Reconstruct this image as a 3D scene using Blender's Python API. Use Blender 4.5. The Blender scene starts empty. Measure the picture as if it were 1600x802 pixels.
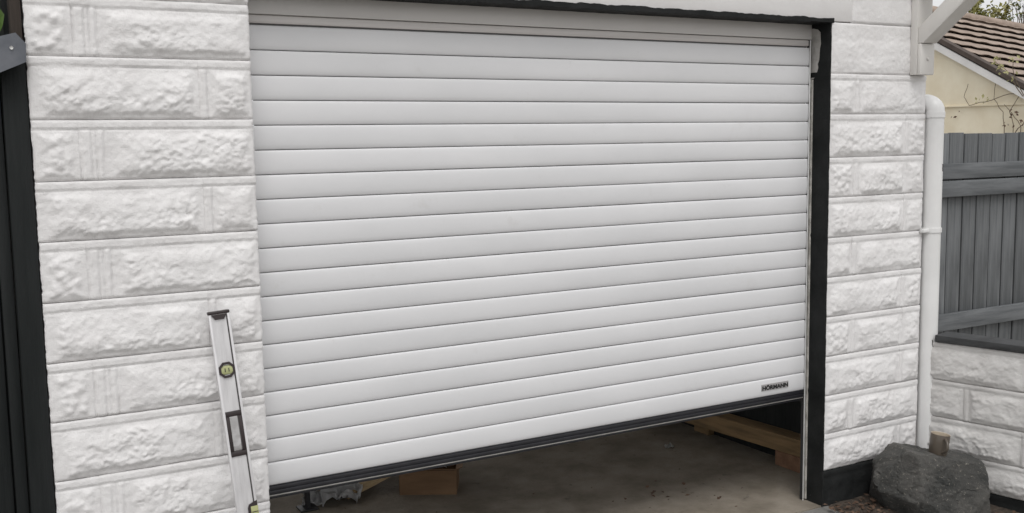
import bpy, bmesh, math, random
import numpy as np
from mathutils import Vector, Matrix
from mathutils.bvhtree import BVHTree

random.seed(7)
rng = np.random.RandomState(11)
sc = bpy.context.scene
col = sc.collection
R = math.radians

# ------------------------------------------------------------------ camera
cam_d = bpy.data.cameras.new('camera')
cam = bpy.data.objects.new('camera', cam_d); col.objects.link(cam)
cam_d.sensor_fit = 'HORIZONTAL'; cam_d.sensor_width = 36.0
cam_d.lens = 36.0 * 1610.67 / 1600.0
cam_d.clip_start = 0.05; cam_d.clip_end = 2000
YAW, PITCH, ROLL = -0.514625, -0.112036, 0.0158097
Rm = Matrix.Rotation(YAW, 3, 'Z') @ Matrix.Rotation(PITCH, 3, 'X') @ Matrix.Rotation(ROLL, 3, 'Y')
M4 = (Rm @ Matrix.Rotation(R(90), 3, 'X')).to_4x4()
M4.translation = (-0.89582, -3.19883, 1.59579)
cam.matrix_world = M4
sc.camera = cam

# ------------------------------------------------------------------ world, sun, exposure
SUN_EL, SUN_AZ = R(60), R(200)          # azimuth measured clockwise from +Y
w = bpy.data.worlds.new('World'); sc.world = w; w.use_nodes = True
nt = w.node_tree; nt.nodes.clear()
wo = nt.nodes.new('ShaderNodeOutputWorld'); bg = nt.nodes.new('ShaderNodeBackground')
sky = nt.nodes.new('ShaderNodeTexSky'); sky.sky_type = 'NISHITA'; sky.sun_disc = False
sky.sun_elevation = SUN_EL; sky.sun_rotation = SUN_AZ
sky.air_density = 1.0; sky.dust_density = 6.0; sky.ozone_density = 1.0
hsv = nt.nodes.new('ShaderNodeHueSaturation'); hsv.inputs['Saturation'].default_value = 0.10
nt.links.new(sky.outputs[0], hsv.inputs['Color'])
cloud = nt.nodes.new('ShaderNodeMix'); cloud.data_type = 'RGBA'      # even overcast layer over the clear sky
cloud.inputs['Factor'].default_value = 0.72
nt.links.new(hsv.outputs[0], cloud.inputs['A']); cloud.inputs['B'].default_value = (5.2, 5.2, 5.25, 1)
nt.links.new(cloud.outputs['Result'], bg.inputs['Color'])
bg.inputs['Strength'].default_value = 0.15
nt.links.new(bg.outputs[0], wo.inputs['Surface'])
sd = bpy.data.lights.new('sun', 'SUN'); sd.energy = 0.75; sd.angle = R(28); sd.color = (1, 0.985, 0.965)
so = bpy.data.objects.new('sun', sd); col.objects.link(so)
d = Vector((math.sin(SUN_AZ) * math.cos(SUN_EL), math.cos(SUN_AZ) * math.cos(SUN_EL), math.sin(SUN_EL)))
so.rotation_euler = d.to_track_quat('Z', 'Y').to_euler()
so.location = (0, -6, 8)
sc.view_settings.view_transform = 'Standard'
sc.view_settings.look = 'None'
sc.view_settings.gamma = 1.0
sc.view_settings.exposure = 0.27
sc.view_settings.use_curve_mapping = False

# ------------------------------------------------------------------ materials
def mat(name, c1, c2=None, rough=0.6, nscale=6.0, bump=0.0, bscale=80.0, bdist=0.002, contrast=(0.35, 0.65),
        metallic=0.0, spec=0.5, c3=None, speck=(120.0, 0.62, 0.68), stretch=None, coat=0.0, rvar=0.0, objvar=0.0, objoff=False):
    m = bpy.data.materials.new(name); m.use_nodes = True
    n = m.node_tree.nodes; l = m.node_tree.links
    b = n['Principled BSDF']
    b.inputs['Roughness'].default_value = rough
    b.inputs['Metallic'].default_value = metallic
    b.inputs['Specular IOR Level'].default_value = spec
    tc = n.new('ShaderNodeTexCoord'); vec = tc.outputs['Object']
    if objoff:
        oi0 = n.new('ShaderNodeObjectInfo'); vm = n.new('ShaderNodeVectorMath'); vm.operation = 'MULTIPLY_ADD'
        cx = n.new('ShaderNodeCombineXYZ')
        for q in ('X', 'Y', 'Z'): l.new(oi0.outputs['Random'], cx.inputs[q])
        vm.inputs[1].default_value = (37.0, 53.0, 71.0); l.new(cx.outputs[0], vm.inputs[0]); l.new(vec, vm.inputs[2]); vec = vm.outputs[0]
    base_vec = vec
    if stretch:
        mp = n.new('ShaderNodeMapping'); mp.inputs['Scale'].default_value = stretch
        l.new(vec, mp.inputs['Vector']); vec = mp.outputs['Vector']
    colr = None
    if c2 is not None:
        t = n.new('ShaderNodeTexNoise'); t.inputs['Scale'].default_value = nscale
        t.inputs['Detail'].default_value = 6; t.inputs['Roughness'].default_value = 0.6
        l.new(vec, t.inputs['Vector'])
        r = n.new('ShaderNodeValToRGB')
        r.color_ramp.elements[0].position = contrast[0]; r.color_ramp.elements[1].position = contrast[1]
        r.color_ramp.elements[0].color = (*c1, 1); r.color_ramp.elements[1].color = (*c2, 1)
        l.new(t.outputs['Fac'], r.inputs['Fac']); colr = r.outputs['Color']
        if rvar:
            mr = n.new('ShaderNodeMapRange'); mr.inputs['To Min'].default_value = rough - rvar; mr.inputs['To Max'].default_value = rough + rvar
            l.new(t.outputs['Fac'], mr.inputs['Value']); l.new(mr.outputs[0], b.inputs['Roughness'])
    else:
        b.inputs['Base Color'].default_value = (*c1, 1)
    if c3 is not None:
        t3 = n.new('ShaderNodeTexNoise'); t3.inputs['Scale'].default_value = speck[0]
        t3.inputs['Detail'].default_value = 8; t3.inputs['Roughness'].default_value = 0.72
        l.new(base_vec, t3.inputs['Vector'])
        r3 = n.new('ShaderNodeValToRGB')
        r3.color_ramp.elements[0].position = speck[1]; r3.color_ramp.elements[1].position = speck[2]
        r3.color_ramp.elements[0].color = (0, 0, 0, 1); r3.color_ramp.elements[1].color = (1, 1, 1, 1)
        l.new(t3.outputs['Fac'], r3.inputs['Fac'])
        mx = n.new('ShaderNodeMix'); mx.data_type = 'RGBA'
        l.new(r3.outputs['Color'], mx.inputs['Factor'])
        if colr: l.new(colr, mx.inputs['A'])
        else: mx.inputs['A'].default_value = (*c1, 1)
        mx.inputs['B'].default_value = (*c3, 1)
        colr = mx.outputs['Result']
    if objvar and colr:
        oi = n.new('ShaderNodeObjectInfo'); mr2 = n.new('ShaderNodeMapRange')
        mr2.inputs['To Min'].default_value = 1 - objvar; mr2.inputs['To Max'].default_value = 1 + objvar
        l.new(oi.outputs['Random'], mr2.inputs['Value'])
        hv = n.new('ShaderNodeHueSaturation'); l.new(mr2.outputs[0], hv.inputs['Value']); l.new(colr, hv.inputs['Color']); colr = hv.outputs['Color']
    if colr: l.new(colr, b.inputs['Base Color'])
    if bump:
        tb = n.new('ShaderNodeTexNoise'); tb.inputs['Scale'].default_value = bscale
        tb.inputs['Detail'].default_value = 5; tb.inputs['Roughness'].default_value = 0.65
        l.new(vec, tb.inputs['Vector'])
        bp = n.new('ShaderNodeBump'); bp.inputs['Strength'].default_value = bump; bp.inputs['Distance'].default_value = bdist
        l.new(tb.outputs['Fac'], bp.inputs['Height']); l.new(bp.outputs['Normal'], b.inputs['Normal'])
    return m

M = {}
M['white_block'] = mat('white_masonry_paint', (0.70, 0.683, 0.677), (0.785, 0.773, 0.768), 0.62, 5, 0.6, 190, 0.003, (0.3, 0.6))
M['low_wall_block'] = mat('low_wall_white_paint', (0.52, 0.505, 0.49), (0.65, 0.638, 0.622), 0.68, 7, 0.6, 120, 0.003, (0.3, 0.65),
                     c3=(0.36, 0.34, 0.31), speck=(26.0, 0.66, 0.78))  # darker white than the garage blocks, with speckles
M['white_smooth'] = mat('white_render_paint', (0.68, 0.663, 0.654), (0.75, 0.738, 0.73), 0.6, 4, 0.4, 60, 0.003)
M['black_paint'] = mat('black_masonry_paint', (0.010, 0.011, 0.011), (0.020, 0.021, 0.021), 0.7, 9, 0.5, 90, 0.003, spec=0.2, c3=(0.11, 0.11, 0.105), speck=(48.0, 0.69, 0.82))
M['door'] = mat('door_white_coating', (0.665, 0.665, 0.674), (0.73, 0.728, 0.737), 0.36, 3.0, 0.03, 260, 0.0006, stretch=(0.45, 1, 1), rvar=0.08, c3=(0.585, 0.575, 0.565), speck=(7.0, 0.60, 0.90), objoff=True)
M['casing'] = mat('casing_white_coating', (0.66, 0.64, 0.62), (0.71, 0.69, 0.67), 0.4, 3)
M['alu_strip'] = mat('casing_strip_metal', (0.56, 0.53, 0.51), (0.66, 0.63, 0.61), 0.4, 8, 0.1, 40, 0.001, stretch=(0.15, 1, 8))
M['gap'] = mat('gap_shade', (0.03, 0.03, 0.031), rough=0.7)  # near-black colour standing for shade in rail slot, board gaps, under plywood
M['slot'] = mat('slat_groove', (0.13, 0.13, 0.13), rough=0.6)
M['rubber'] = mat('black_rubber', (0.012, 0.012, 0.015), (0.02, 0.02, 0.024), 0.42, 20)
M['grey_metal'] = mat('grey_aluminium', (0.30, 0.29, 0.27), (0.40, 0.39, 0.37), 0.4, 20, metallic=0.4)
M['rail_white'] = mat('rail_coating', (0.60, 0.60, 0.59), (0.68, 0.68, 0.67), 0.4, 10)
M['foam'] = mat('sealing_foam', (0.30, 0.29, 0.26), (0.48, 0.46, 0.43), 0.8, 30, 0.6, 100, 0.004)
M['bare_patch'] = mat('unpainted_render', (0.34, 0.325, 0.305), (0.50, 0.485, 0.465), 0.7, 18, 0.5, 90, 0.003)
M['badge'] = mat('badge_grey', (0.34, 0.33, 0.33), rough=0.5)
M['ink'] = mat('badge_black', (0.006, 0.006, 0.006), rough=0.5)
M['white_timber'] = mat('painted_timber', (0.62, 0.60, 0.57), (0.71, 0.69, 0.66), 0.5, 6, 0.3, 40, 0.002, stretch=(1, 1, 0.15))
M['soffit'] = mat('dark_soffit', (0.035, 0.03, 0.027), (0.055, 0.048, 0.042), 0.7, 8, 0.3, 30)
M['roof_felt'] = mat('roof_felt', (0.06, 0.06, 0.06), (0.1, 0.1, 0.1), 0.85, 8, 0.4, 60)
M['pvc'] = mat('white_pvc', (0.73, 0.727, 0.718), (0.79, 0.787, 0.778), 0.32, 5, 0.05, 30, 0.001, c3=(0.16, 0.14, 0.12), speck=(24.0, 0.735, 0.77))
M['fence'] = mat('grey_fence_stain', (0.078, 0.083, 0.086), (0.158, 0.165, 0.171), 0.75, 9, 0.8, 40, 0.003, stretch=(3, 3, 0.25), c3=(0.20, 0.2, 0.2), speck=(45.0, 0.74, 0.79), objvar=0.24)
M['fence_rail'] = mat('grey_rail_stain', (0.085, 0.091, 0.096), (0.160, 0.168, 0.175), 0.75, 9, 0.6, 40, 0.003, stretch=(0.25, 3, 3))
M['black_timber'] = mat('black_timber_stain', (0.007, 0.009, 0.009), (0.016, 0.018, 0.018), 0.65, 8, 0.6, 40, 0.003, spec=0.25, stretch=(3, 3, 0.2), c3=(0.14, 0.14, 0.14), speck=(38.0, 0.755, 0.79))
M['dark_bark'] = mat('weathered_dark_timber', (0.022, 0.016, 0.012), (0.05, 0.038, 0.03), 0.8, 12, 0.8, 40, 0.004, stretch=(3, 3, 0.3))
M['lead'] = mat('grey_plastic_capping', (0.10, 0.108, 0.125), (0.145, 0.153, 0.172), 0.45, 12, 0.2, 40)
M['coping'] = mat('black_coping', (0.022, 0.023, 0.024), (0.05, 0.052, 0.054), 0.6, 10, 0.5, 50, 0.003, stretch=(1, 1, 3))
M['floor'] = mat('garage_concrete', (0.165, 0.14, 0.108), (0.29, 0.255, 0.21), 0.8, 5.0, 0.8, 60, 0.005, (0.34, 0.66), c3=(0.05, 0.04, 0.032), speck=(11.0, 0.60, 0.76))
M['drive'] = mat('driveway_concrete', (0.15, 0.145, 0.135), (0.23, 0.222, 0.21), 0.85, 4, 0.6, 90, 0.004, c3=(0.10, 0.085, 0.07), speck=(24.0, 0.66, 0.74))
M['soil'] = mat('gravel_ground', (0.20, 0.19, 0.17), (0.30, 0.28, 0.25), 0.95, 3, 0.5, 30, 0.01)
M['litter'] = mat('dark_leaf_litter', (0.030, 0.022, 0.016), (0.085, 0.065, 0.05), 0.95, 22, 1.0, 60, 0.01, c3=(0.15, 0.12, 0.09), speck=(60.0, 0.62, 0.72))
M['inner'] = mat('pale_inner_wall', (0.70, 0.69, 0.67), (0.78, 0.77, 0.75), 0.85, 4, 0.5, 50, 0.004)
M['card'] = mat('brown_cardboard', (0.17, 0.10, 0.052), (0.23, 0.14, 0.075), 0.8, 5, 0.2, 60, 0.001, stretch=(1, 1, 4))
M['ply'] = mat('pale_plywood', (0.36, 0.26, 0.14), (0.46, 0.34, 0.20), 0.7, 6, 0.2, 40, 0.001, stretch=(1, 6, 1))
M['beam'] = mat('brown_timber', (0.15, 0.10, 0.048), (0.30, 0.195, 0.095), 0.75, 5, 0.8, 40, 0.002, stretch=(6, 0.5, 6))
M['brick'] = mat('brown_brick', (0.16, 0.085, 0.05), (0.24, 0.135, 0.08), 0.85, 20, 0.6, 80, 0.004)
M['film'] = mat('crumpled_film', (0.62, 0.62, 0.62), (0.76, 0.76, 0.76), 0.4, 12)
M['paper'] = mat('white_paper', (0.62, 0.62, 0.60), (0.70, 0.70, 0.68), 0.7, 12)
M['rock'] = mat('grey_rock', (0.020, 0.022, 0.021), (0.105, 0.100, 0.092), 0.85, 6, 1.0, 70, 0.007, (0.3, 0.72), c3=(0.27, 0.25, 0.215), speck=(80.0, 0.585, 0.68))
M['mug'] = mat('brown_glaze', (0.085, 0.07, 0.055), (0.115, 0.095, 0.075), 0.28, 14)
M['mug_in'] = mat('cream_glaze', (0.42, 0.36, 0.28), (0.50, 0.43, 0.34), 0.3, 14)
M['alu'] = mat('level_aluminium', (0.58, 0.57, 0.575), (0.70, 0.69, 0.695), 0.36, 10, 0.1, 60, 0.0006, stretch=(6, 6, 0.3), metallic=0.35)
M['alu_dark'] = mat('level_groove', (0.05, 0.045, 0.045), rough=0.5)
M['cap'] = mat('level_dark_plastic', (0.022, 0.015, 0.016), (0.032, 0.022, 0.022), 0.4, 20)
M['vial'] = mat('vial_yellow', (0.36, 0.37, 0.17), (0.42, 0.44, 0.23), 0.15, 10)
M['render'] = mat('cream_render', (0.74, 0.66, 0.50), (0.82, 0.755, 0.60), 0.8, 3, 0.5, 90, 0.004, c3=(0.34, 0.27, 0.17), speck=(9.0, 0.68, 0.80))
M['bargeboard'] = mat('white_bargeboard', (0.66, 0.65, 0.64), (0.76, 0.75, 0.74), 0.4, 4)
M['tile'] = mat('brown_roof_tile', (0.25, 0.195, 0.158), (0.37, 0.295, 0.242), 0.85, 8, 0.6, 60, 0.006, c3=(0.25, 0.23, 0.18), speck=(30.0, 0.68, 0.76))
M['verge'] = mat('shaded_verge', (0.06, 0.045, 0.038), (0.09, 0.07, 0.06), 0.85, 8, 0.5, 50)  # darker than the tiles: the shadow along the verge is in this colour
M['bark'] = mat('grey_brown_bark', (0.10, 0.075, 0.05), (0.18, 0.14, 0.10), 0.9, 20, 0.6, 60)
M['leaf_olive'] = mat('olive_leaf', (0.13, 0.14, 0.03), (0.27, 0.235, 0.05), 0.6, 2.5)
M['leaf_dark'] = mat('dark_green_leaf', (0.03, 0.05, 0.018), (0.06, 0.085, 0.03), 0.45, 3)
M['leaf_pale'] = mat('pale_yellow_leaf', (0.26, 0.25, 0.10), (0.36, 0.34, 0.16), 0.6, 3)
M['leaf_green'] = mat('fresh_green_leaf', (0.07, 0.12, 0.03), (0.10, 0.17, 0.045), 0.4, 6)
M['leaf_brown'] = mat('brown_dead_leaf', (0.06, 0.032, 0.018), (0.14, 0.085, 0.055), 0.8, 9)

# ------------------------------------------------------------------ helpers
def tag(o, label=None, cat=None, group=None, kind=None):
    if label: o['label'] = label
    if cat: o['category'] = cat
    if group: o['group'] = group
    if kind: o['kind'] = kind
    return o

def empty(name, loc, label, cat, group=None):
    o = bpy.data.objects.new(name, None); col.objects.link(o); o.location = loc
    o.empty_display_size = 0.1
    return tag(o, label, cat, group)

def wloc(o):
    p = Vector((0, 0, 0))
    while o is not None:
        p += o.location; o = o.parent
    return p

def mesh_obj(name, me, parent=None):
    o = bpy.data.objects.new(name, me); col.objects.link(o)
    if parent is not None: o.parent = parent
    return o

def obj(name, bm, mats, parent=None, origin=None, smooth=None):
    """bm in world coordinates; origin = world position of the new object's origin"""
    base = Vector(origin) if origin is not None else (wloc(parent) if parent else Vector((0, 0, 0)))
    bmesh.ops.translate(bm, verts=bm.verts, vec=-base)
    me = bpy.data.meshes.new(name); bm.to_mesh(me); bm.free()
    if not isinstance(mats, (list, tuple)): mats = [mats]
    for m in mats: me.materials.append(m)
    if smooth is not None:
        me.shade_smooth()
        if smooth < 180: me.set_sharp_from_angle(angle=R(smooth))
    o = mesh_obj(name, me, parent)
    o.location = base - (wloc(parent) if parent else Vector((0, 0, 0)))
    return o

def bbox(bm, x0, x1, y0, y1, z0, z1, bev=0.0, mi=0, segs=2):
    r = bmesh.ops.create_cube(bm, size=1.0)
    vs = r['verts']
    for v in vs:
        v.co = Vector((x0 if v.co.x < 0 else x1, y0 if v.co.y < 0 else y1, z0 if v.co.z < 0 else z1))
    fs = list({f for v in vs for f in v.link_faces})
    for f in fs: f.material_index = mi
    if bev > 0:
        es = list({e for f in fs for e in f.edges})
        rr = bmesh.ops.bevel(bm, geom=es, offset=bev, segments=segs, profile=0.5, affect='EDGES')
        for f in rr['faces']: f.material_index = mi
        vs = list({v for f in rr['faces'] for v in f.verts} | {v for v in vs if v.is_valid})
    return vs

def box_obj(name, dims, m, parent=None, bev=0.002, origin=None):
    bm = bmesh.new(); bbox(bm, *dims, bev=bev)
    return obj(name, bm, m, parent, origin, smooth=35 if bev else None)

def obox(bm, p0, p1, wdt, hgt, up=(0, 0, 1), bev=0.0, mi=0):
    """bar from p0 to p1, width sideways, height along up"""
    p0 = Vector(p0); p1 = Vector(p1); ax = (p1 - p0); L = ax.length; ax.normalize()
    s = ax.cross(Vector(up)).normalized(); u = s.cross(ax).normalized()
    vs = bbox(bm, 0, L, -wdt / 2, wdt / 2, -hgt / 2, hgt / 2, bev, mi)
    Mx = Matrix((ax, s, u)).transposed()
    for v in vs: v.co = p0 + Mx @ v.co
    return vs

def tube(bm, pts, rad, n=12, caps=True, mi=0):
    pts = [Vector(p) for p in pts]
    rads = rad if isinstance(rad, (list, tuple)) else [rad] * len(pts)
    rings = []; prev = None
    for i, p in enumerate(pts):
        t = (pts[min(i + 1, len(pts) - 1)] - pts[max(i - 1, 0)]).normalized()
        if prev is None:
            a = Vector((1, 0, 0)) if abs(t.x) < 0.9 else Vector((0, 1, 0))
            s = t.cross(a).normalized()
        else:
            s = (prev - t * prev.dot(t)).normalized()
        prev = s; u = t.cross(s)
        rings.append([bm.verts.new(p + (s * math.cos(2 * math.pi * k / n) + u * math.sin(2 * math.pi * k / n)) * rads[i]) for k in range(n)])
    for a, b in zip(rings, rings[1:]):
        for k in range(n):
            f = bm.faces.new((a[k], a[(k + 1) % n], b[(k + 1) % n], b[k])); f.material_index = mi
    if caps:
        bm.faces.new(rings[0][::-1]).material_index = mi; bm.faces.new(rings[-1]).material_index = mi

def lathe(bm, prof, c, n=32, mi=0):
    rings = []
    for r, z in prof:
        rings.append([bm.verts.new((c[0] + r * math.cos(2 * math.pi * k / n), c[1] + r * math.sin(2 * math.pi * k / n), c[2] + z)) for k in range(n)])
    for a, b in zip(rings, rings[1:]):
        for k in range(n):
            bm.faces.new((a[k], a[(k + 1) % n], b[(k + 1) % n], b[k])).material_index = mi
    return rings

def poly_prism(bm, pts, dvec, mi=0):
    """closed polygon (world points) extruded by dvec"""
    a = [bm.verts.new(p) for p in pts]; b = [bm.verts.new(Vector(p) + Vector(dvec)) for p in pts]
    fs = [bm.faces.new(a), bm.faces.new(b[::-1])]
    n = len(a)
    for i in range(n): fs.append(bm.faces.new((a[(i + 1) % n], a[i], b[i], b[(i + 1) % n])))
    for f in fs: f.material_index = mi
    bmesh.ops.recalc_face_normals(bm, faces=fs)

# value noise, vectorised
_tab = rng.rand(256, 256)
def vnoise(x, y):
    xi = np.floor(x).astype(int); yi = np.floor(y).astype(int)
    fx = x - xi; fy = y - yi
    fx = fx * fx * fx * (fx * (fx * 6 - 15) + 10); fy = fy * fy * fy * (fy * (fy * 6 - 15) + 10)
    a = _tab[xi & 255, yi & 255]; b = _tab[(xi + 1) & 255, yi & 255]
    c = _tab[xi & 255, (yi + 1) & 255]; e = _tab[(xi + 1) & 255, (yi + 1) & 255]
    return (a * (1 - fx) + b * fx) * (1 - fy) + (c * (1 - fx) + e * fx) * fy
def fbm(x, y, o=4, g=0.5):
    s = 0; a = 1; t = 0
    for k in range(o):
        s = s + a * vnoise(x * 2 ** k + 17.3 * k, y * 2 ** k + 9.1 * k); t += a; a *= g
    return s / t - 0.5
def worley(x, y):
    xi = np.floor(x).astype(int); yi = np.floor(y).astype(int); best = np.full(x.shape, 9.0)
    for dx in (-1, 0, 1):
        for dy in (-1, 0, 1):
            cx = xi + dx; cy = yi + dy
            px = cx + _tab[cx & 255, cy & 255]; py = cy + _tab[(cx + 71) & 255, (cy + 37) & 255]
            best = np.minimum(best, np.hypot(x - px, y - py))
    return best
def sstep(a, b, x):
    t = np.clip((x - a) / (b - a), 0, 1); return t * t * (3 - 2 * t)

# rock-faced block: front height field + skirt to the back
def block_mesh(name, W, H, ml, mr, step, material, origin, ux, un, rib=0.026, pebble=False, amp=1.0, depth=0.07, mt=None, joint=None, fe=(True, True)):
    """origin: world point of lower-left front corner, ux: unit vector along the face, un: outward normal"""
    nu = max(6, int(W / step)); nv = max(6, int(H / step))
    u = np.linspace(0, W, nu + 1); v = np.linspace(0, H, nv + 1)
    U, V = np.meshgrid(u, v)                      # rows = v
    sx, sy = rng.rand(2) * 200
    X = U + sx; Y = V + sy
    wob = 0.0035 * fbm(X * 9, Y * 9, 3) * 2
    top = H - rib - 0.006
    if mt is not None: top = H - mt
    # signed distance to the rock panel
    jag = 0.006 * fbm(X * 60, Y * 60, 2) * 2
    cx0, cx1, cy0, cy1 = ml, W - mr, 0.009, top
    dd = np.minimum(np.minimum(U - cx0, cx1 - U), np.minimum((V - cy0) * 1.2, (cy1 - V))) + jag * 0.8
    mask = sstep(-0.003, 0.021, dd)
    core = sstep(0.0, 0.045, dd)
    n1 = fbm(X * 13, Y * 16, 5, 0.55)
    n2 = fbm(X * 38, Y * 46, 3)
    n4 = np.abs(fbm((X + 0.6 * Y) * 20 + 3 * n1, (Y - 0.35 * X) * 44 + 2 * n2, 4, 0.6)) * -2.6 + 0.4
    n3 = fbm(X * 95, Y * 105, 3, 0.6)
    rid = 1 - np.abs(fbm(X * 24 + 5, Y * 30 + n1 * 3, 3)) * 4
    if pebble:
        wl = worley(X * 36, Y * 36)
        rock = 0.005 + 0.010 * (0.55 - np.clip(wl, 0, 0.7)) + 0.006 * n1 + 0.005 * n2 + 0.004 * n3
    else:
        ledge = np.abs(((Y * 22 + n1 * 3.2 + X * 3) % 1.0) - 0.5) * 2
        chip = sstep(-0.16, 0.22, fbm(X * 7 + 11, Y * 9, 3) + (0.42 - V / H) * 0.45)
        rock = 0.0045 + 0.004 * core + 0.0125 * n1 + chip * (0.0062 * n2 + 0.0046 * n3 + 0.0060 * n4 + 0.002 * np.clip(rid, -1, 1)) + 0.0012 * n3 + 0.0016 * (ledge - 0.5) * sstep(-0.1, 0.15, fbm(X * 6 + 40, Y * 6, 2))
        # tilt: bulges towards the foot, so the foot is undercut
        rock = rock + 0.004 * (1 - V / H) - 0.001
    h = wob + mask * np.clip(rock, -0.002, 0.03) * amp * 0.86
    # raised pointing band along the top, with a groove under it
    g = H - rib
    irr = 0.35 + 1.1 * (fbm(X * 14, Y * 0 + sy, 3) + 0.5)
    if mt is None:
        h = h + 0.0018 * sstep(g - 0.002, g + 0.003, V)
        h = h - 0.0036 * np.exp(-((V - g - wob) / 0.0021) ** 2) * irr
    # crack of the bed joint
    h = h - 0.0065 * np.exp(-(np.maximum(V - np.abs(0.003 * fbm(X * 30, Y * 0 + 7, 4)) * 2, 0) / 0.0024) ** 2) * np.clip(irr * 1.2, 0.45, 1.3)
    h = h - 0.0025 * np.exp(-((V - H) / 0.002) ** 2)
    # vertical joint: raised strip with a soft groove either side
    if joint:
        for (j0, j1) in joint:
            below = 1 - sstep(g - 0.006, g, V)
            h = h + 0.0026 * (sstep(j0 - 0.002, j0 + 0.002, U) - sstep(j1 - 0.002, j1 + 0.002, U)) * below
            for jj in (j0, j1):
                h = h - 0.0048 * np.exp(-((U - jj - 0.004 * fbm(X * 5, Y * 25, 3)) / 0.0027) ** 2) * below * (0.4 + 1.0 * (fbm(X * 3, Y * 16, 2) + 0.5))
    h = h + 0.0012 * fbm(X * 90, Y * 90, 2) * 2
    # ragged free edges
    eu = -np.abs(0.0045 * fbm(X * 0 + sx, Y * 45, 3) * 2)
    eL = 1.0 if fe[0] else 0.0; eR = 1.0 if fe[1] else 0.0
    edge = np.maximum(eL * np.exp(-U / 0.008), eR * np.exp(-(W - U) / 0.008))
    U2 = U + eu * edge * np.where(U < W / 2, -1, 1)
    h = h - 0.006 * (eL * np.exp(-U / 0.003) + eR * np.exp(-(W - U) / 0.003)) - 0.0005 * ((1 - eL) * np.exp(-U / 0.003) + (1 - eR) * np.exp(-(W - U) / 0.003))
    o = np.array(origin, float); ux = np.array(ux, float); un = np.array(un, float)
    P = o[None, None, :] * 0 + U2[..., None] * ux + V[..., None] * np.array([0, 0, 1.0]) + h[..., None] * un
    nvx = nu + 1
    verts = P.reshape(-1, 3)
    idx = np.arange((nu + 1) * (nv + 1)).reshape(nv + 1, nu + 1)
    quads = np.stack([idx[:-1, :-1], idx[:-1, 1:], idx[1:, 1:], idx[1:, :-1]], -1).reshape(-1, 4)
    ring = np.concatenate([idx[0, :], idx[1:, -1], idx[-1, -2::-1], idx[-2:0:-1, 0]])
    back = verts[ring] - un * depth - (verts[ring] @ un)[:, None] * un
    base = len(verts)
    k = len(ring); bi = base + np.arange(k)
    ri = bi + k
    sk = np.stack([ri, bi, np.roll(bi, -1), np.roll(ri, -1)], -1)
    verts = np.concatenate([verts, back, verts[ring]]); faces = np.concatenate([quads, sk])
    me = bpy.data.meshes.new(name)
    me.vertices.add(len(verts)); me.vertices.foreach_set('co', verts.astype(np.float32).ravel())
    nf = len(faces)
    me.loops.add(nf * 4); me.loops.foreach_set('vertex_index', faces.astype(np.int32).ravel())
    me.polygons.add(nf); me.polygons.foreach_set('loop_start', np.arange(0, nf * 4, 4, dtype=np.int32))
    me.update(calc_edges=True); me.validate()
    me.shade_smooth()
    me.materials.append(material)
    return me

def add_block(parent, name, x0, x1, z0, z1, y=-0.1, ux=(1, 0, 0), un=(0, -1, 0), base=None, material=None, step=0.0042, **kw):
    ml = kw.pop('ml', 0.02); mr = kw.pop('mr', 0.012)
    og = Vector((x0, y, z0)) if base is None else Vector(base)
    me = block_mesh(name, x1 - x0, z1 - z0, ml, mr, step, material or M['white_block'], og, ux, un, **kw)
    o = mesh_obj(name, me, parent); o.location = og - wloc(parent)
    return o

# ------------------------------------------------------------------ ground and floors
def grid_sheet(name, xs, ys, zf, m):
    bm = bmesh.new()
    vs = [[bm.verts.new((x, y, zf(x, y))) for x in xs] for y in ys]
    for a, b in zip(vs, vs[1:]):
        for i in range(len(xs) - 1): bm.faces.new((a[i], a[i + 1], b[i + 1], b[i]))
    return obj(name, bm, m, smooth=60)
g = grid_sheet('ground', [-600, -40, -8, 0, 8, 40, 600], [-600, -40, -8, 0, 8, 40, 900], lambda x, y: -0.20, M['soil']); tag(g, kind='structure')
def drive_z(x, y):
    t = min(max((-0.10 - y) / 1.6, 0), 1)
    return -0.085 * (t * (2 - t)) - 0.004 * math.sin(x * 2.1) * t
g = grid_sheet('driveway', list(np.linspace(-3.2, 3.35, 34)), [-9, -6, -4, -3] + list(np.linspace(-2.4, -0.075, 22)), drive_z, M['drive']); tag(g, kind='structure')
g = grid_sheet('soil_strip', list(np.linspace(2.40, 3.30, 40)), [-0.62, -0.55, -0.48, -0.41, -0.34, -0.29, -0.26, -0.23, -0.20, -0.17, -0.14, -0.108], lambda x, y: drive_z(x, y) + (0.004 + 0.006 * (float(vnoise(np.array(x * 30.0), np.array(y * 30.0)))) if (-0.6 < y and 2.42 < x) else -0.004) - 0.03 * max(0.0, min(1.0, ((2.62 + 0.25 * (-0.1 - y)) - x) * 0 + (-(y + 0.24) * 6 - (x - 2.40) * 3))), M['litter']); tag(g, kind='structure')
bm = bmesh.new(); bbox(bm, -0.75, 3.0, -0.098, 5.3, -0.22, 0.004, 0.0)
g = obj('garage_floor', bm, M['floor']); tag(g, kind='structure')

# ------------------------------------------------------------------ garage
LX0, LX1, RX0, RX1 = -0.639, -0.027, 2.3772, 2.974
garage = empty('garage', (1.17, 0.0, 0.0), 'white painted stone-faced block garage with a white roller door left slightly open', 'garage')

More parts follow.
